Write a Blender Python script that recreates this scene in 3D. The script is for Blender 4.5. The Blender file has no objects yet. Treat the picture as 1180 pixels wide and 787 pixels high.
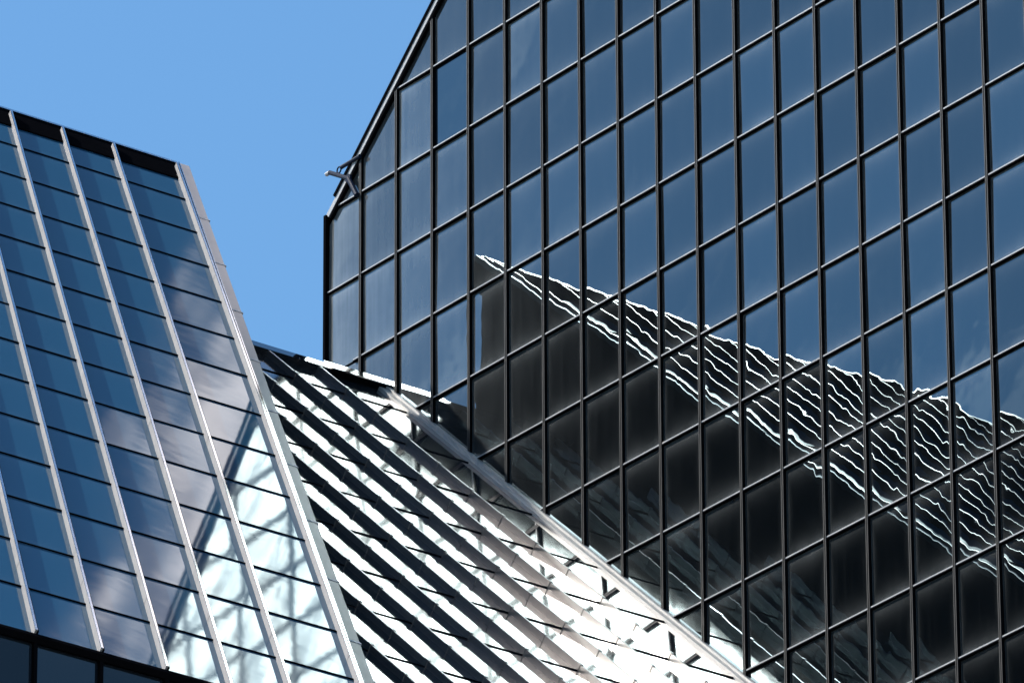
import bpy, math, random
from mathutils import Vector, Matrix
random.seed(7)
R = math.radians
scene = bpy.context.scene
C = scene.collection

# ------------------------------------------------------------------ camera
PITCH, ROLL, FPX, PXW = 0.4337, -0.00473, 10000.0, 1180.0
CAM = Vector((0, 0, 1.7))
cp, sp, cr_, sr_ = math.cos(PITCH), math.sin(PITCH), math.cos(ROLL), math.sin(ROLL)
r0, f0, u0 = Vector((1, 0, 0)), Vector((0, cp, sp)), Vector((0, -sp, cp))
right = r0 * cr_ + u0 * sr_
up = u0 * cr_ - r0 * sr_
cam = bpy.data.cameras.new("camera")
cam.sensor_width = 36.0
cam.lens = FPX / PXW * 36.0
cam.clip_start, cam.clip_end = 1.0, 20000.0
co = bpy.data.objects.new("camera", cam)
C.objects.link(co)
m = Matrix.Identity(4)
for i in range(3):
    m[i][0], m[i][1], m[i][2], m[i][3] = right[i], up[i], -f0[i], CAM[i]
co.matrix_world = m
scene.camera = co

# ------------------------------------------------------------------ sky, sun, exposure
SUN_EL, SUN_AZ = R(46.0), R(-84.0)          # azimuth clockwise from +Y
S = Vector((math.sin(SUN_AZ) * math.cos(SUN_EL), math.cos(SUN_AZ) * math.cos(SUN_EL), math.sin(SUN_EL)))
CLOUD_EL, CLOUD_AZ = R(45.0), R(-85.8)      # brightest part of the cloud bank beside the sun
G = Vector((math.sin(CLOUD_AZ) * math.cos(CLOUD_EL), math.cos(CLOUD_AZ) * math.cos(CLOUD_EL), math.sin(CLOUD_EL)))
world = bpy.data.worlds.new("World")
scene.world = world
world.use_nodes = True
nt = world.node_tree
nt.nodes.clear()


def N(t, kind, **kw):
    n = t.nodes.new(kind)
    for k, v in kw.items():
        setattr(n, k, v)
    return n


def math_(t, op, a, b=None, c=None, clamp=False):
    n = t.nodes.new("ShaderNodeMath")
    n.operation = op
    n.use_clamp = clamp
    for i, x in enumerate((a, b, c)):
        if x is None:
            continue
        if isinstance(x, (int, float)):
            n.inputs[i].default_value = x
        else:
            t.links.new(x, n.inputs[i])
    return n.outputs[0]


def smooth(t, x, lo, hi):
    n = t.nodes.new("ShaderNodeMapRange")
    n.interpolation_type = "SMOOTHSTEP"
    t.links.new(x, n.inputs[0])
    n.inputs[1].default_value, n.inputs[2].default_value = lo, hi
    return n.outputs[0]


def noise(t, vec, scale, detail=3.0, rough=0.5, dist=0.0):
    n = t.nodes.new("ShaderNodeTexNoise")
    t.links.new(vec, n.inputs["Vector"])
    n.inputs["Scale"].default_value = scale
    n.inputs["Detail"].default_value = detail
    n.inputs["Roughness"].default_value = rough
    n.inputs["Distortion"].default_value = dist
    return n.outputs["Fac"]


SKY_STRENGTH = 0.118
sky = N(nt, "ShaderNodeTexSky", sky_type="NISHITA", sun_disc=False)
sky.sun_elevation, sky.sun_rotation = SUN_EL, SUN_AZ
sky.altitude, sky.air_density, sky.dust_density, sky.ozone_density = 100.0, 1.5, 0.1, 6.0
tc = N(nt, "ShaderNodeTexCoord")
dirv = tc.outputs["Generated"]
dot = N(nt, "ShaderNodeVectorMath", operation="DOT_PRODUCT")
nt.links.new(dirv, dot.inputs[0])
dot.inputs[1].default_value = G
sd = math_(nt, "MAXIMUM", dot.outputs["Value"], 0.0)
glow = math_(nt, "MULTIPLY", math_(nt, "POWER", sd, 330.0), 420.0)
glow2 = math_(nt, "MULTIPLY", math_(nt, "POWER", sd, 14.0), 1.5)
# bright thin cloud around the sun
cn = noise(nt, dirv, 42.0, 4.0, 0.55, 0.5)
cloudy = math_(nt, "ADD", math_(nt, "MULTIPLY", smooth(nt, cn, 0.32, 0.68), 1.3), 0.22)
glow_all = math_(nt, "ADD", math_(nt, "MULTIPLY", glow, cloudy), glow2)
# cumulus high in front of the buildings, seen only mirrored in the sloping glass
sep = N(nt, "ShaderNodeSeparateXYZ")
nt.links.new(dirv, sep.inputs[0])
el = math_(nt, "MULTIPLY", math_(nt, "ARCSINE", sep.outputs[2]), 180 / math.pi)
az = math_(nt, "MULTIPLY", math_(nt, "ARCTAN2", sep.outputs[0], sep.outputs[1]), 180 / math.pi)
edge = math_(nt, "SUBTRACT", az, math_(nt, "MULTIPLY", el, 1.03))
cn2 = noise(nt, dirv, 130.0, 4.0, 0.5, 0.2)
edge = math_(nt, "ADD", edge, math_(nt, "MULTIPLY", math_(nt, "SUBTRACT", cn2, 0.5), 5.0))
band = math_(nt, "MULTIPLY", smooth(nt, edge, -36.5, -35.3), smooth(nt, el, 44.2, 45.4))
band = math_(nt, "MULTIPLY", band, math_(nt, "SUBTRACT", 1.0, smooth(nt, az, 30.0, 50.0)))
# faint streaks of cirrus low on the sun side, mirrored in the sheer tower
cx = N(nt, "ShaderNodeCombineXYZ")
nt.links.new(math_(nt, "ADD", math_(nt, "MULTIPLY", el, 1.0), math_(nt, "MULTIPLY", az, 0.42)), cx.inputs[0])
nt.links.new(math_(nt, "MULTIPLY", az, 0.16), cx.inputs[1])
cir = smooth(nt, noise(nt, cx.outputs[0], 1.1, 1.0, 0.4, 0.0), 0.5, 0.75)
cir = math_(nt, "MULTIPLY", cir, math_(nt, "MULTIPLY", smooth(nt, el, 14.0, 18.0), math_(nt, "SUBTRACT", 1.0, smooth(nt, az, -66.0, -58.0))))
glow_all = math_(nt, "ADD", glow_all, math_(nt, "MULTIPLY", cir, 2.0))
mixc = N(nt, "ShaderNodeMix", data_type="RGBA")
nt.links.new(band, mixc.inputs[0])
tint = N(nt, "ShaderNodeMix", data_type="RGBA", blend_type="MULTIPLY")
tint.inputs[0].default_value = 1.0
nt.links.new(sky.outputs[0], tint.inputs[6])
tint.inputs[7].default_value = (0.72, 0.93, 1.02, 1)
nt.links.new(tint.outputs[2], mixc.inputs[6])
mixc.inputs[7].default_value = (32.0, 29.0, 28.0, 1)
addc = N(nt, "ShaderNodeMix", data_type="RGBA", blend_type="ADD")
addc.inputs[0].default_value = 1.0
nt.links.new(mixc.outputs[2], addc.inputs[6])
comb = N(nt, "ShaderNodeCombineXYZ")
for i, k in enumerate((1.2, 1.04, 0.9)):
    nt.links.new(math_(nt, "MULTIPLY", glow_all, k), comb.inputs[i])
nt.links.new(comb.outputs[0], addc.inputs[7])
bg = N(nt, "ShaderNodeBackground")
bg.inputs["Strength"].default_value = SKY_STRENGTH
nt.links.new(addc.outputs[2], bg.inputs["Color"])
nt.links.new(bg.outputs[0], N(nt, "ShaderNodeOutputWorld").inputs["Surface"])

sun = bpy.data.lights.new("sun", "SUN")
sun.energy, sun.angle, sun.color = 4.2, R(0.53), (1.0, 0.97, 0.92)
so = bpy.data.objects.new("sun", sun)
so.rotation_euler = S.to_track_quat("Z", "Y").to_euler()
so.location = (0, 0, 300)
C.objects.link(so)

scene.view_settings.view_transform = "Standard"
scene.view_settings.look = "None"
scene.view_settings.exposure = 0.5
scene.view_settings.gamma = 1.0
cy = scene.cycles
cy.caustics_reflective = True
cy.blur_glossy = 1.0
cy.caustics_refractive = False
cy.max_bounces, cy.glossy_bounces, cy.diffuse_bounces = 10, 8, 2
cy.sample_clamp_indirect = 12.0
cy.use_denoising = True
try:
    cy.denoiser = "OPENIMAGEDENOISE"
except Exception:
    pass

# ------------------------------------------------------------------ frame of reference
# U runs away and to the left along the sheer tower wall, V runs away and to the right, out of it
TH = -0.6433
U = Vector((math.sin(TH), math.cos(TH), 0))
V = Vector((U.y, -U.x, 0))
Z = Vector((0, 0, 1))
OC = Vector((3.02761986, 164.67091432, 75.76577766)) + CAM
GROUND = -OC.z                                  # local height of the ground
W, H = 1.33756, 2.0                             # bay and storey of the sheer tower


def P(a, b, z):
    return OC + U * a + V * b + Z * z


# ------------------------------------------------------------------ materials
def new_mat(name):
    mt = bpy.data.materials.new(name)
    mt.use_nodes = True
    t = mt.node_tree
    b = t.nodes["Principled BSDF"]
    return mt, t, b


def glass_mat(name, base, ior, tint, amp, scale, pillow, dust_halo, dust_halo_col=(0.42, 0.45, 0.45), rough=0.0, streak=0.0, film=0.0, mirror=None):
    """coated window glass: dark body, strong mirror, faint ripples, grime with a painted reflection halo along the frame"""
    mt, t, b = new_mat(name)
    geo = N(t, "ShaderNodeNewGeometry")
    oi = N(t, "ShaderNodeObjectInfo")
    off = N(t, "ShaderNodeVectorMath", operation="SCALE")
    off.inputs[0].default_value = (91.0, 57.0, 33.0)
    t.links.new(oi.outputs["Random"], off.inputs["Scale"])
    add = N(t, "ShaderNodeVectorMath", operation="ADD")
    t.links.new(geo.outputs["Position"], add.inputs[0])
    t.links.new(off.outputs[0], add.inputs[1])
    vec = add.outputs[0]
    n1 = noise(t, vec, scale, 1.0, 0.4, 0.3)
    n2 = noise(t, vec, scale * 0.35, 0.0, 0.4, 0.0)
    uv = N(t, "ShaderNodeUVMap")
    sx = N(t, "ShaderNodeSeparateXYZ")
    t.links.new(uv.outputs[0], sx.inputs[0])
    ux = math_(t, "MULTIPLY", sx.outputs[0], math_(t, "SUBTRACT", 1.0, sx.outputs[0]))
    uy = math_(t, "MULTIPLY", sx.outputs[1], math_(t, "SUBTRACT", 1.0, sx.outputs[1]))
    hgt = math_(t, "ADD", math_(t, "MULTIPLY", n1, amp), math_(t, "MULTIPLY", n2, amp * 2.0))
    if pillow:
        hgt = math_(t, "ADD", hgt, math_(t, "MULTIPLY", math_(t, "MULTIPLY", ux, uy), pillow))
    bp = N(t, "ShaderNodeBump")
    bp.inputs["Strength"].default_value = 1.0
    bp.inputs["Distance"].default_value = 1.0
    t.links.new(hgt, bp.inputs["Height"])
    t.links.new(bp.outputs[0], b.inputs["Normal"])
    # grime and painted reflection halo near gaskets, metres from the frame via the UV
    ex = math_(t, "MULTIPLY", math_(t, "MINIMUM", sx.outputs[0], math_(t, "SUBTRACT", 1.0, sx.outputs[0])), 2.6)
    ey = math_(t, "MINIMUM", math_(t, "MULTIPLY", sx.outputs[1], 1.4), math_(t, "MULTIPLY", math_(t, "SUBTRACT", 1.0, sx.outputs[1]), 1.4))
    e = math_(t, "MINIMUM", ex, ey)
    gn = noise(t, vec, 1.3, 4.0, 0.6)
    near = math_(t, "POWER", 2.718, math_(t, "MULTIPLY", e, -9.0))
    grime_halo = math_(t, "MULTIPLY", near, math_(t, "MULTIPLY", gn, math_(t, "ADD", 0.7, oi.outputs["Random"])))
    if streak:
        mp = N(t, "ShaderNodeMapping")
        mp.inputs["Scale"].default_value = (6.0, 6.0, 0.35)
        t.links.new(vec, mp.inputs[0])
        sn = noise(t, mp.outputs[0], 1.0, 3.0, 0.6)
        grime_halo = math_(t, "ADD", grime_halo, math_(t, "MULTIPLY", smooth(t, sn, 0.45, 0.8), streak))
    if film:
        # sun-bleached film of dirt, thickest toward the exposed corner of the tower
        ds = N(t, "ShaderNodeVectorMath", operation="DOT_PRODUCT")
        t.links.new(geo.outputs["Position"], ds.inputs[0])
        ds.inputs[1].default_value = U
        dd = math_(t, "SUBTRACT", ds.outputs["Value"], OC.dot(U) + 11.0)
        fm = math_(t, "MULTIPLY", math_(t, "POWER", 2.718, math_(t, "MULTIPLY", dd, 0.33)), film)
        fm = math_(t, "MULTIPLY", fm, math_(t, "ADD", 0.55, math_(t, "MULTIPLY", gn, 0.9)))
        fm = math_(t, "MULTIPLY", fm, math_(t, "ADD", 0.7, math_(t, "MULTIPLY", oi.outputs["Random"], 0.6)))
    if film and streak:
        fm = math_(t, "MULTIPLY", fm, math_(t, "ADD", 0.45, math_(t, "MULTIPLY", sn, 1.15)))
    fac = math_(t, "MULTIPLY", grime_halo, dust_halo, clamp=True)
    if film:
        fac = math_(t, "ADD", fac, fm, clamp=True)
    mx = N(t, "ShaderNodeMix", data_type="RGBA")
    t.links.new(fac, mx.inputs[0])
    mx.inputs[6].default_value = (*base, 1)
    mx.inputs[7].default_value = (*dust_halo_col, 1)
    t.links.new(mx.outputs[2], b.inputs["Base Color"])
    b.inputs["Roughness"].default_value = rough
    t.links.new(math_(t, "ADD", ior - 0.14, math_(t, "MULTIPLY", oi.outputs["Random"], 0.28)), b.inputs["IOR"])
    b.inputs["Specular Tint"].default_value = (*tint, 1)
    if mirror:
        # low-reflectance coated glass: a fixed share of mirror over the tinted body
        for lk in list(b.inputs["IOR"].links):
            t.links.remove(lk)
        b.inputs["Specular IOR Level"].default_value = 0.0
        b.inputs["IOR"].default_value = 1.0
        gl = N(t, "ShaderNodeBsdfGlossy")
        gl.inputs["Color"].default_value = (*tint, 1)
        gl.inputs["Roughness"].default_value = rough
        t.links.new(bp.outputs[0], gl.inputs["Normal"])
        ms = N(t, "ShaderNodeMixShader")
        ms.inputs[0].default_value = mirror
        t.links.new(b.outputs[0], ms.inputs[1])
        t.links.new(gl.outputs[0], ms.inputs[2])
        t.links.new(ms.outputs[0], t.nodes["Material Output"].inputs["Surface"])
    return mt


def metal_mat(name, col, rough=0.4, metallic=0.0, var=0.25, scale=3.0, stretch=(1, 1, 0.3), spec=0.5, bump=0.15):
    mt, t, b = new_mat(name)
    geo = N(t, "ShaderNodeNewGeometry")
    mp = N(t, "ShaderNodeMapping")
    mp.inputs["Scale"].default_value = stretch
    t.links.new(geo.outputs["Position"], mp.inputs[0])
    n1 = noise(t, mp.outputs[0], scale, 5.0, 0.6)
    mx = N(t, "ShaderNodeMix", data_type="RGBA")
    t.links.new(n1, mx.inputs[0])
    mx.inputs[6].default_value = (*[c * (1 - var) for c in col], 1)
    mx.inputs[7].default_value = (*[min(1, c * (1 + var)) for c in col], 1)
    t.links.new(mx.outputs[2], b.inputs["Base Color"])
    b.inputs["Roughness"].default_value = rough
    b.inputs["Metallic"].default_value = metallic
    b.inputs["Specular IOR Level"].default_value = spec
    if spec == 0:
        b.inputs["IOR"].default_value = 1.0
    bp = N(t, "ShaderNodeBump")
    bp.inputs["Strength"].default_value = bump
    bp.inputs["Distance"].default_value = 0.01
    t.links.new(n1, bp.inputs["Height"])
    t.links.new(bp.outputs[0], b.inputs["Normal"])
    return mt


M = {}
M["tower_glass"] = glass_mat("tower_glass", (0.002, 0.003, 0.004), 2.0, (0.52, 0.85, 1.0), 0.0017, 1.8, 0.034, 0.24, streak=0.02, rough=0.008, film=0.2)
M["new_glass"] = glass_mat("new_pane_glass", (0.004, 0.008, 0.014), 1.95, (0.5, 0.85, 1.0), 0.0012, 2.0, 0.012, 0.02, rough=0.01)
M["slope_glass"] = glass_mat("slope_glass", (0.012, 0.064, 0.115), 1.5, (0.92, 0.97, 1.0), 0.0005, 1.5, 0.0, 0.08, rough=0.04, mirror=0.15)
M["roof_glass"] = glass_mat("roof_glass", (0.015, 0.018, 0.022), 2.3, (1, 1, 1), 0.0010, 1.8, 0.0, 0.06, rough=0.07)
M["wall_glass"] = glass_mat("wall_glass", (0.006, 0.010, 0.016), 1.5, (1, 1, 1), 0.0010, 1.8, 0.0, 0.02)
M["bronze"] = metal_mat("dark_anodised", (0.045, 0.044, 0.043), 0.5, 0.0, spec=0.2)
M["lip"] = metal_mat("bronze_lip", (0.13, 0.125, 0.12), 0.5)
M["alu"] = metal_mat("mill_aluminium", (0.27, 0.28, 0.29), 0.5, 0.0)
M["fin"] = metal_mat("pale_fin", (0.215, 0.208, 0.204), 0.55, 0.0)
M["cap"] = metal_mat("polished_cap", (0.6, 0.6, 0.6), 0.1, 1.0, 0.15, bump=0.03)
M["fin_roof"] = metal_mat("roof_rib", (0.42, 0.415, 0.41), 0.34, 0.9, 0.15, bump=0.01)
M["black"] = metal_mat("black_frame_shade", (0.004, 0.004, 0.005), 0.7, spec=0)  # black parts, plus shade painted as colour on mullion sides and transom undersides
M["flash"] = metal_mat("grey_flashing", (0.13, 0.135, 0.14), 0.4, 0.8, 0.3, 1.2)
M["curb"] = metal_mat("curb_metal", (0.36, 0.35, 0.335), 0.5, 0.3, 0.2, 2.0, bump=0.03)
M["core"] = metal_mat("dark_core", (0.006, 0.007, 0.009), 0.7, spec=0)
M["ground"] = metal_mat("paving", (0.2, 0.19, 0.18), 0.85, 0.0, 0.25, 0.05, (1, 1, 1))
M["davit"] = metal_mat("davit_paint", (0.008, 0.014, 0.032), 0.5, spec=0.1)


# ------------------------------------------------------------------ mesh helpers
class MB:
    def __init__(s):
        s.v, s.f, s.uv = [], [], []

    def box(s, O, A, B, D):
        """parallelepiped at corner O with edge vectors A, B, D"""
        k = len(s.v)
        for x in (0, 1):
            for y in (0, 1):
                for w in (0, 1):
                    s.v.append(O + A * x + B * y + D * w)
        q = [(0, 1, 3, 2), (4, 6, 7, 5), (0, 4, 5, 1), (2, 3, 7, 6), (0, 2, 6, 4), (1, 5, 7, 3)]
        if A.cross(B).dot(D) < 0:
            q = [tuple(reversed(x)) for x in q]
        s.f += [tuple(k + i for i in x) for x in q]

    def prism(s, pts, ext, uvs=None):
        """polygon pts pushed along ext into a solid"""
        k, n = len(s.v), len(pts)
        nrm = Vector()
        for i in range(n):
            nrm += pts[i].cross(pts[(i + 1) % n])
        rev = nrm.dot(ext) > 0
        s.v += [p.copy() for p in pts] + [p + ext for p in pts]
        front = tuple(range(k, k + n))
        back = tuple(reversed(range(k + n, k + 2 * n)))
        sides = [(k + (i + 1) % n, k + i, k + n + i, k + n + (i + 1) % n) for i in range(n)]
        fs = [front, back] + sides
        if rev:
            fs = [tuple(reversed(x)) for x in fs]
        s.f += fs
        if uvs:
            s.uv += list(uvs) + list(uvs)

    def tube(s, p, q, r, n=10):
        d = (q - p).normalized()
        a = d.orthogonal().normalized()
        b = d.cross(a)
        s.prism([p + (a * math.cos(2 * math.pi * i / n) + b * math.sin(2 * math.pi * i / n)) * r for i in range(n)], q - p)

    def build(s, name, mat, parent, label=None, kind=None, bevel=0.0):
        me = bpy.data.meshes.new(name)
        o0, q = Vector(), parent
        while q:
            o0 = o0 + q.location
            q = q.parent
        me.from_pydata([tuple(p - o0) for p in s.v], [], s.f)
        if s.uv and len(s.uv) == len(s.v):
            l = me.uv_layers.new(name="UVMap")
            for lp in me.loops:
                l.data[lp.index].uv = s.uv[lp.vertex_index]
        me.materials.append(mat)
        me.update()
        o = bpy.data.objects.new(name, me)
        C.objects.link(o)
        if parent:
            o.parent = parent
        if label:
            o["label"] = label
        if kind:
            o["kind"] = kind
        if bevel:
            bv = o.modifiers.new("edge", "BEVEL")
            bv.width, bv.segments, bv.limit_method = bevel, 1, "ANGLE"
        return o


def thing(name, loc, label, cat):
    o = bpy.data.objects.new(name, None)
    o.location = loc
    o.empty_display_size = 0.5
    C.objects.link(o)
    o["label"], o["category"] = label, cat
    return o


def clip(poly, fn):
    out = []
    for i, p in enumerate(poly):
        q = poly[(i + 1) % len(poly)]
        a, b = fn(p), fn(q)
        if a >= 0:
            out.append(p)
        if (a >= 0) != (b >= 0):
            t = a / (a - b)
            out.append((p[0] + (q[0] - p[0]) * t, p[1] + (q[1] - p[1]) * t))
    return out


def area(poly):
    return abs(sum(poly[i][0] * poly[(i + 1) % len(poly)][1] - poly[(i + 1) % len(poly)][0] * poly[i][1] for i in range(len(poly)))) / 2 if len(poly) > 2 else 0


def proj(p):
    d = p - CAM
    zc = d.dot(f0)
    return PXW / 2 + FPX * d.dot(right) / zc, 393.5 - FPX * d.dot(up) / zc


def in_view(pts, mrg=0):
    q = [proj(p) for p in pts]
    return (max(a for a, _ in q) > -mrg and min(a for a, _ in q) < PXW + mrg and max(b for _, b in q) > -mrg and min(b for _, b in q) < 787 + mrg)


def pane_solid(mb, to3d, poly, rect, nrm, tilt, thick=0.03):
    """one window pane, tipped a hair as real panes are"""
    x0, x1, y0, y1 = rect
    cx, cy = (x0 + x1) / 2, (y0 + y1) / 2
    pts = [to3d(x, y) + nrm * (tilt[0] * (x - cx) + tilt[1] * (y - cy)) for x, y in poly]
    uvs = [((x - x0) / (x1 - x0), (y - y0) / (y1 - y0)) for x, y in poly]
    mb.prism(pts, -nrm * thick, uvs)
    return pts


def panes(parent, cells, to3d, nrm, mat, name, tilt_amp, limit=100, lean=0.0, special=None):
    """cells: (poly, rect). The ones in the picture are parts of their own, the rest one part."""
    seen, rest = [], []
    for poly, rect in cells:
        t3 = [to3d(*q) for q in poly]
        pq = [proj(p) for p in t3]
        clipped = pq
        for fn in (lambda q: q[0], lambda q: PXW - q[0], lambda q: q[1], lambda q: 787 - q[1]):
            clipped = clip(clipped, fn) if len(clipped) > 2 else []
        ar = area(clipped)
        (seen if ar > 4 else rest).append((ar, poly, rect))
    seen.sort(key=lambda s: -s[0])
    rest += seen[limit:]
    for _, poly, rect in seen[:limit]:
        mb = MB()
        pane_solid(mb, to3d, poly, rect, nrm, (lean + random.gauss(0, tilt_amp), random.gauss(0, tilt_amp)))
        mb.build(name, special.get((round(rect[0], 2), round(rect[3], 2)), mat) if special else mat, parent)
    if rest:
        mb = MB()
        for _, poly, rect in rest:
            pane_solid(mb, to3d, poly, rect, nrm, (lean + random.gauss(0, tilt_amp), random.gauss(0, tilt_amp)))
        mb.build(name, mat, parent, kind="stuff")


# ------------------------------------------------------------------ ground
g = MB()
g.box(Vector((-6000, -6000, -1)), Vector((12000, 0, 0)), Vector((0, 12000, 0)), Vector((0, 0, 1)))
go = g.build("ground", M["ground"], None)
go["kind"] = "structure"

# ================================================================== the sheer tower on the right
tower = thing("office_tower", Vector((P(0, 8, 0).x, P(0, 8, 0).y, 0)),
              "dark glass tower with sheer gridded wall and slanting roof edge, right of the glazed roof", "tower")
COLS, TOPROW = 26, -14
a_of = lambda c: -W * (c - 9)
z_of = lambda k: -H * (k - 5)
TAN = 0.603 * H / W                              # roof edge
z_roof = lambda a: z_of(1.09 - 0.603 * (9 - a / W))         # outer edge of the coping
z_roof_in = lambda a: z_of(1.25 - 0.603 * (9 - a / W))      # where glass meets the coping
z_foot = lambda a: min(z_of(2.455 + 0.592 * (9 - a / W)), 3.1)        # where glass meets the atrium roof
A0, A1 = a_of(0.16), a_of(COLS)
MSH = -0.165                                     # centre of a mullion relative to the module line
ZTOP = z_of(TOPROW)

cells = []
for c in range(COLS):
    xl = (A0 - 0.02) if c == 0 else a_of(c) + MSH - 0.045
    xr = a_of(c + 1) + MSH + 0.045
    for k in range(TOPROW, 12):
        zt, zb = z_of(k) - 0.0, z_of(k + 1) + 0.07
        poly = [(xl, zb), (xl, zt), (xr, zt), (xr, zb)]
        poly = clip(poly, lambda q: z_roof_in(q[0]) - q[1])
        if len(poly) > 2:
            poly = clip(poly, lambda q: q[1] - z_foot(q[0]))
        if area(poly) > 0.003:
            cells.append((poly, (xl, xr, zb, zt)))
panes(tower, cells, lambda x, y: P(x, 0, y), -V, M["tower_glass"], "window_pane", 0.0042,
      special={(round(a_of(3) + MSH - 0.045, 2), round(z_of(0), 2)): M["new_glass"]})

for c in range(1, COLS + 1):
    a = a_of(c) + MSH
    zt, zb = min(z_roof(a) - 0.10, ZTOP), z_foot(a) - 0.04
    mb = MB()
    mb.box(P(a - 0.033, -0.068, zb), U * 0.066, V * 0.088, Z * (zt - zb))
    mul = mb.build("mullion", M["black"], tower)  # black body puts the shade of the side face into the colour
    mb = MB()
    for (x0, x1, d) in ((-0.034, -0.009, 0.006), (0.011, 0.034, 0.012)):
        mb.box(P(a + x0, -0.0675 - d, zb + 0.002), U * (x1 - x0), V * d, Z * (zt - zb))
    mb.build("cap_strip", M["bronze"], mul)
mb = MB()
mb.box(P(A0 - 0.03, -0.105, z_foot(A0) - 1.0), U * 0.09, V * 0.3, Z * (z_roof(A0) - z_foot(A0) + 0.95))
mb.build("corner_post", M["black"], tower)
for k in range(TOPROW + 1, 12):
    z = z_of(k) + 0.012
    ar = min(A0, 9 * W - (1.25 - k) / 0.603 * W) if k < 1.2 else A0      # clipped by the roof edge
    al = A1
    if k > 2.6:
        ar = min(A0, -W * ((k - 2.455) / 0.592 - 9))
    if ar <= A1:
        continue
    mb = MB()
    mb.box(P(al, -0.06, z - 0.006), U * (ar - al), V * 0.075, Z * 0.034)
    tr = mb.build("transom", M["black"], tower)  # black lower half paints in the shaded underside of the bar
    mb = MB()
    mb.box(P(al, -0.055, z + 0.0285), U * (ar - al), V * 0.07, Z * 0.034)
    mb.build("transom_cap", M["alu"], tr)
# coping along the slanting roof edge: pale band with dark lips
dr = (U - Z * TAN).normalized()
nr = (U * TAN + Z).normalized()                  # outwards, square to the roof slope
L = (A0 - A1) / dr.dot(U)
top = P(A1, 0, z_roof(A1))
mb = MB()
mb.box(top + V * -0.10 - nr * 0.19, dr * L, V * 0.5, nr * 0.12)
cop = mb.build("roof_coping", M["alu"], tower)
mb = MB()
mb.box(top + V * -0.13 - nr * 0.068, dr * (L - 0.45), V * 0.5, nr * 0.07)
mb.box(top + V * -0.085 - nr * 0.262, dr * L, V * 0.2, nr * 0.07)
mb.build("coping_lip", M["black"], cop)
# solid body
mb = MB()
prof = [(A0 - 0.05, GROUND), (A0 - 0.05, z_roof(A0) - 0.35), (A1, z_roof(A1) - 0.35), (A1, GROUND)]
mb.prism([P(x, 0.09, y) for x, y in prof], V * 18)
mb.build("core_wall", M["core"], tower)
# plain cladding of the shaft where the glass grid ends beyond the picture
mb = MB()
mb.prism([P(A1 - 0.2, 0.06, GROUND), P(A1 - 0.2, 0.06, z_of(12)), P(A0, 0.06, z_foot(A0) - 0.4), P(A0, 0.06, GROUND)], V * 0.02)
mb.build("shaft_cladding", M["core"], tower)

# ================================================================== the sloping tower on the left
IA = 0.74815
KA = 166.0 / 150
AV, AV4, AS = 1.21436 * KA, 1.52383 * KA, 2.50437 * KA
SKEW = -0.39088


def pix_ray(px, py):
    return (right * ((px - PXW / 2) / FPX) - up * ((py - 393.5) / FPX) + f0)


AO = CAM + pix_ray(167.88618, 481.75097) * 166.0
SL = -(U * math.cos(IA) + Z * math.sin(IA)) + V * SKEW       # down the slope, along the skewed mullions
NA = (Z * math.cos(IA) - U * math.sin(IA)).normalized()      # square to the slope
UPA = (U * math.cos(IA) + Z * math.sin(IA))
CMIN = -13


def va(c):
    return AV * (min(c, 3) - 2) + (AV4 if c > 3 else 0)


def A3(vv, row, n=0.0):
    return AO + V * vv + SL * (AS * (row - 8)) + NA * n


V4 = va(4)
VOUT = V4 + 0.40
block = thing("office_tower", Vector((A3(-3, 10).x, A3(-3, 10).y, 0)),
              "tower with a steep blue glass slope ruled by pale upright fins, at left", "tower")
RTOP, RBAND, RBOT = -0.10, 0.36, 14
cells = []
for c in range(CMIN, 4):
    x0, x1 = va(c) - 0.03, va(c + 1) + 0.03
    for k in range(0, 14):
        y0, y1 = (k if k else RBAND - 0.02), k + 1
        cells.append(([(x0, y1), (x0, y0), (x1, y0), (x1, y1)], (x0, x1, y1, y0)))
_to = lambda x, y: A3(x, y)
panes(block, cells, _to, NA, M["slope_glass"], "window_pane", 0.0022)

FH = 0.13
for c in range(CMIN, 5):
    mb = MB()
    t0, t1 = RTOP + 0.10, RBOT
    O = A3(va(c), t0, -0.01)
    ln = SL * (AS * (t1 - t0))
    mb.box(O, V * 0.044, ln, NA * (FH + 0.01))
    for q in (3.35 + 0.2 * (c % 2), 8.2, 12.6):
        mb.box(A3(va(c) - 0.006, q, 0.001), V * 0.053, SL * 0.02, NA * (FH + 0.004))
    fin = mb.build("fin", M["fin"], block)
    mb = MB()
    mb.box(A3(va(c) - 0.003, t0, FH + 0.001), V * 0.05, ln, NA * 0.012)
    mb.build("cap_strip", M["cap"], fin)
    mb = MB()
    mb.box(A3(va(c) + 0.0445, t0 + 0.004, 0.002), V * 0.034, ln, NA * (FH - 0.012))
    mb.build("gasket", M["black"], fin)
for k in range(1, 14):
    mb = MB()
    mb.box(A3(va(CMIN), k, -0.01), V * (V4 - va(CMIN)), UPA * 0.042, NA * 0.034)
    mb.build("transom", M["black"], block)
# black band and lip at the ridge
mb = MB()
mb.box(A3(va(CMIN), RBAND, -0.05), V * (V4 - va(CMIN)), -SL * (AS * (RBAND - RTOP)), NA * 0.085)
par = mb.build("ridge_band", M["black"], block)
mb = MB()
mb.box(A3(va(CMIN), RTOP, -0.05), V * (V4 + 0.13 - va(CMIN)), UPA * 0.13, NA * 0.12)
mb.build("ridge_lip", M["cap"], par)
mb = MB()
mb.box(A3(va(CMIN), RBOT, -0.05), V * (VOUT - va(CMIN)), -UPA * 0.14, NA * 0.12)
mb.build("sill_beam", M["black"], block)
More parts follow.
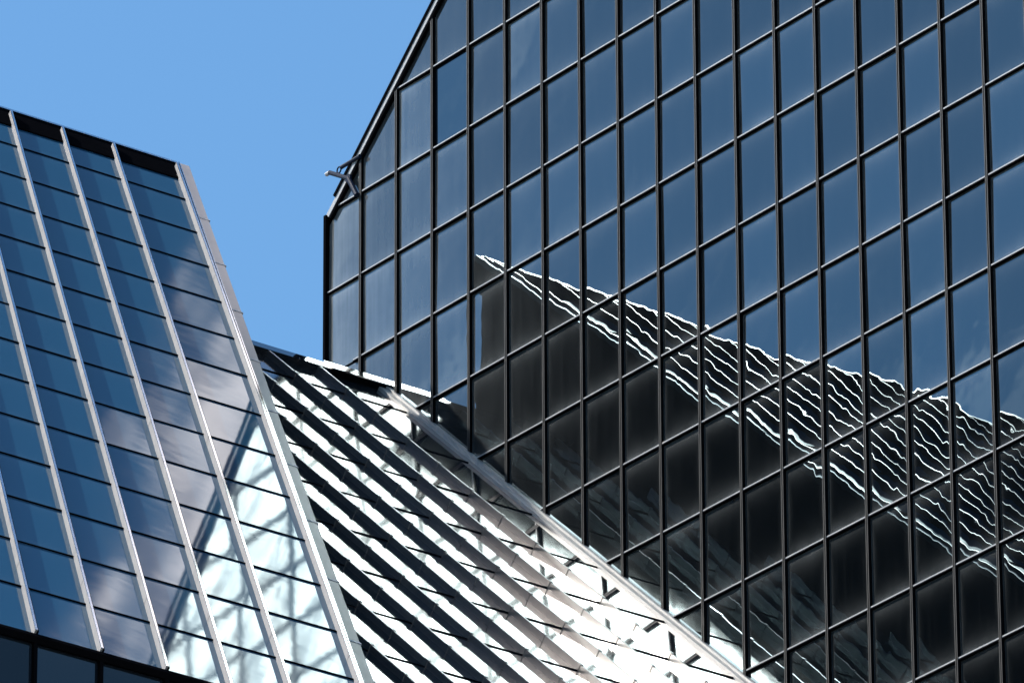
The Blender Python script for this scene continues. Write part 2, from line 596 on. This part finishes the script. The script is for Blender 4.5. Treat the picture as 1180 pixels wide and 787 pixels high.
# metal flashing down the right-hand edge with lapped joints
mb = MB()
fl0, fl1 = RTOP, RBOT
mb.box(A3(V4 + 0.14, fl0, -0.05), V * (VOUT - V4 - 0.14), SL * (AS * (fl1 - fl0)), NA * 0.13)
fl = mb.build("edge_flashing", M["flash"], block)
mb = MB()
mb.box(A3(V4 + 0.10, fl0, -0.02), V * 0.022, SL * (AS * (fl1 - fl0)), NA * 0.135)
mb.build("edge_bead", M["cap"], fl)
k = 1.55
while k < 14:
    mb = MB()
    mb.box(A3(V4 + 0.138, k, 0.03), V * (VOUT - V4 - 0.134), U * -0.09 * math.cos(IA) + Z * -0.09 * math.sin(IA), NA * 0.058)
    mb.build("lap_joint", M["alu"], fl)
    k += 1.33
# vertical wall under the slope
foot = A3(0, RBOT, 0).dot(Z) - 0.12
def wallpt(vv, z):
    p = A3(vv, RBOT, -0.02)
    return Vector((p.x, p.y, z))
cells = []
for c in range(CMIN, 4):
    for j in range(3):
        zt, zb = foot - 2.0 * j, foot - 2.0 * j - 1.9
        cells.append(([(va(c) - 0.03, zb), (va(c) - 0.03, zt), (va(c + 1) + 0.03, zt), (va(c + 1) + 0.03, zb)], (va(c), va(c + 1), zb, zt)))
panes(block, cells, lambda x, y: wallpt(x, y), -U, M["wall_glass"], "lower_pane", 0.001)
for c in range(-4, 5):
    mb = MB()
    mb.box(wallpt(va(c), foot + 0.02) - U * 0.08, V * 0.07, U * 0.1, Z * -7)
    mb.build("lower_mullion", M["black"], block)
# body: ridge, slope, end wall, back wall
e0, e1 = A3(VOUT - 0.03, RTOP, -0.06), A3(VOUT - 0.03, RBOT, -0.06)
l0, l1 = A3(va(CMIN), RTOP, -0.06), A3(va(CMIN), RBOT, -0.06)
fl_ = lambda p: Vector((p.x, p.y, 0.0))
mb = MB()
mb.v = [l0, e0, e1, l1, fl_(l0), fl_(e0), fl_(e1), fl_(l1)]
mb.f = [(0, 3, 2, 1), (0, 1, 5, 4), (1, 2, 6, 5), (2, 3, 7, 6), (3, 0, 4, 7), (4, 5, 6, 7)]
mb.build("core_wall", M["core"], block)

# ================================================================== the glazed roof between them
TB = 0.89
IB = math.atan(TB)
SB = U * math.cos(IB) + Z * math.sin(IB)          # up the slope
NB = Z * math.cos(IB) - U * math.sin(IB)
zb_of = lambda a: -4.147 + TB * (a - 1.7246)      # height of the glass at a
a_at = lambda z: (z + 4.147) / TB + 1.7246
roof = thing("glazed_roof", Vector((P(4, -2, 0).x, P(4, -2, 0).y, 0)),
             "bright sloping glass roof with close dark ribs in the gap between the two towers", "roof")
eE = A3(VOUT, RTOP, 0) - OC
E2 = A3(VOUT, RBOT, 0) - OC
aE, bE, aF, bF = eE.dot(U), eE.dot(V), E2.dot(U), E2.dot(V)
b_left = lambda a: bE + (a - aE) * (bF - bE) / (aF - aE)     # end wall of the sloping tower


def B3(a, b, n=0.0):
    return P(a, b, zb_of(a)) + NB * n


ZR = [-4.147 + 2.0 * j for j in range(-6, 4)]
ZRIDGE = 2.8
ribs = [-1.93 - W * i for i in range(12)]
cells = []
bs = [-0.02] + ribs
zs = ZR + [ZRIDGE + 0.2]
for i in range(len(bs) - 1):
    for j in range(len(zs) - 1):
        a0, a1, b0_, b1_ = a_at(zs[j]), a_at(zs[j + 1]), bs[i + 1], bs[i]
        poly = [(a0, b0_), (a1, b0_), (a1, b1_), (a0, b1_)]
        poly = clip(poly, lambda q: q[1] - b_left(q[0]) - 0.02)
        if area(poly) > 0.01:
            cells.append((poly, (a0, a1, b0_, b1_)))
panes(roof, cells, lambda a, b: B3(a, b), NB, M["roof_glass"], "glass_pane", 0.0015)
RH = 0.14
for b in ribs:
    # the rib starts where it leaves the end wall
    alo = a_at(ZR[0])
    ahi = a_at(ZRIDGE)
    # b >= b_left(a)  -> a <= limit
    slope = (bF - bE) / (aF - aE)
    alim = aE + (b - bE) / slope
    ahi = min(ahi, alim)
    if ahi - alo < 0.3:
        continue
    mb = MB()
    mb.box(B3(alo, b - 0.03, -0.01), SB * ((ahi - alo) / math.cos(IB)), V * 0.06, NB * (RH + 0.01))
    for z in ZR:
        for dz in (0.0, 1.02):
            aa = a_at(z + dz)
            if alo < aa < ahi - 0.3:
                mb.box(B3(aa, b - 0.042, 0.002), SB * 0.13, V * 0.084, NB * (RH + 0.012))
    rib = mb.build("rib", M["fin_roof"], roof)
for z in ZR[1:]:
    a = a_at(z)
    bl = max(b_left(a) + 0.02, ribs[-1])
    mb = MB()
    mb.box(B3(a, bl, -0.01), V * (-0.28 - bl), SB * 0.045, NB * 0.03)
    mb.build("transom", M["black"], roof)
# ridge beam
aR = a_at(ZRIDGE)
mb = MB()
mb.box(B3(aR, b_left(aR) - 0.5, -0.05), V * (-1.60 - b_left(aR) + 0.5), SB * 0.42, NB * 0.20)
mb.build("ridge_beam", M["wall_glass"], roof)
mb = MB()
mb.box(B3(aR, -1.60, -0.05), V * 1.58, SB * 0.42, NB * 0.20)
rc = mb.build("ridge_beam", M["black"], roof)
mb = MB()
mb.box(B3(aR + 0.004, -1.60, 0.15), V * 1.58, SB * 0.45, NB * 0.03)
mb.build("ridge_cap", M["cap"], rc)
# curb where the roof meets the sheer wall
mb = MB()
alo, ahi = a_at(ZR[0]), aR + 0.4
ln = SB * ((ahi - alo) / math.cos(IB))
mb.box(B3(alo, -0.30, -0.02), ln, V * 0.17, NB * 0.10)
mb.box(B3(alo, -0.13, -0.02), ln, V * 0.125, NB * 0.15)
mb.build("wall_flashing", M["curb"], roof)
# body under the glass
mb = MB()
ab, at_ = a_at(ZR[0]), a_at(ZRIDGE) + 0.25
tp = [B3(ab, b_left(ab) + 0.05, -0.12), B3(ab, 0.05, -0.12), B3(at_, 0.05, -0.12), B3(at_, b_left(at_) - 0.4, -0.12)]
mb.v = tp + [fl_(p) for p in tp]
mb.f = [(0, 1, 2, 3), (0, 4, 5, 1), (1, 5, 6, 2), (2, 6, 7, 3), (3, 7, 4, 0), (7, 6, 5, 4)]
mb.build("core_wall", M["core"], roof)

# ================================================================== davit at the roof corner
dv = P(A0 - 1.25, -0.12, z_roof(A0 - 1.25) - 0.25)
dav = thing("roof_davit", dv, "small dark blue davit arm jutting into the sky at the roof corner", "davit")
tip = dv + U * 1.02 + Z * 0.02 - V * 0.03
elbow = dv + U * 0.34 + Z * -0.38
low = dv + U * 0.02 + Z * -0.92
mb = MB()
mb.tube(dv - U * 0.1, dv + U * 0.62, 0.048)
mb.build("upper_arm", M["davit"], dav)
mb = MB()
mb.tube(low, elbow, 0.062)
mb.tube(elbow, tip, 0.052)
mb.tube(elbow - V * 0.03, elbow + V * 0.03, 0.1)
mb.build("lower_arm", M["davit"], dav)
mb = MB()
mb.tube(tip - U * 0.02, tip + U * 0.12, 0.05)
mb.build("end_cap", M["alu"], dav)
mb = MB()
c0 = dv + U * 0.70 - Z * 0.03
n = 14
for i in range(n):
    p = [c0 + (U * math.cos(2 * math.pi * j / n) + Z * math.sin(2 * math.pi * j / n)) * 0.075 for j in (i, i + 1)]
    mb.tube(p[0], p[1], 0.018, 6)
mb.build("pulley_ring", M["davit"], dav)
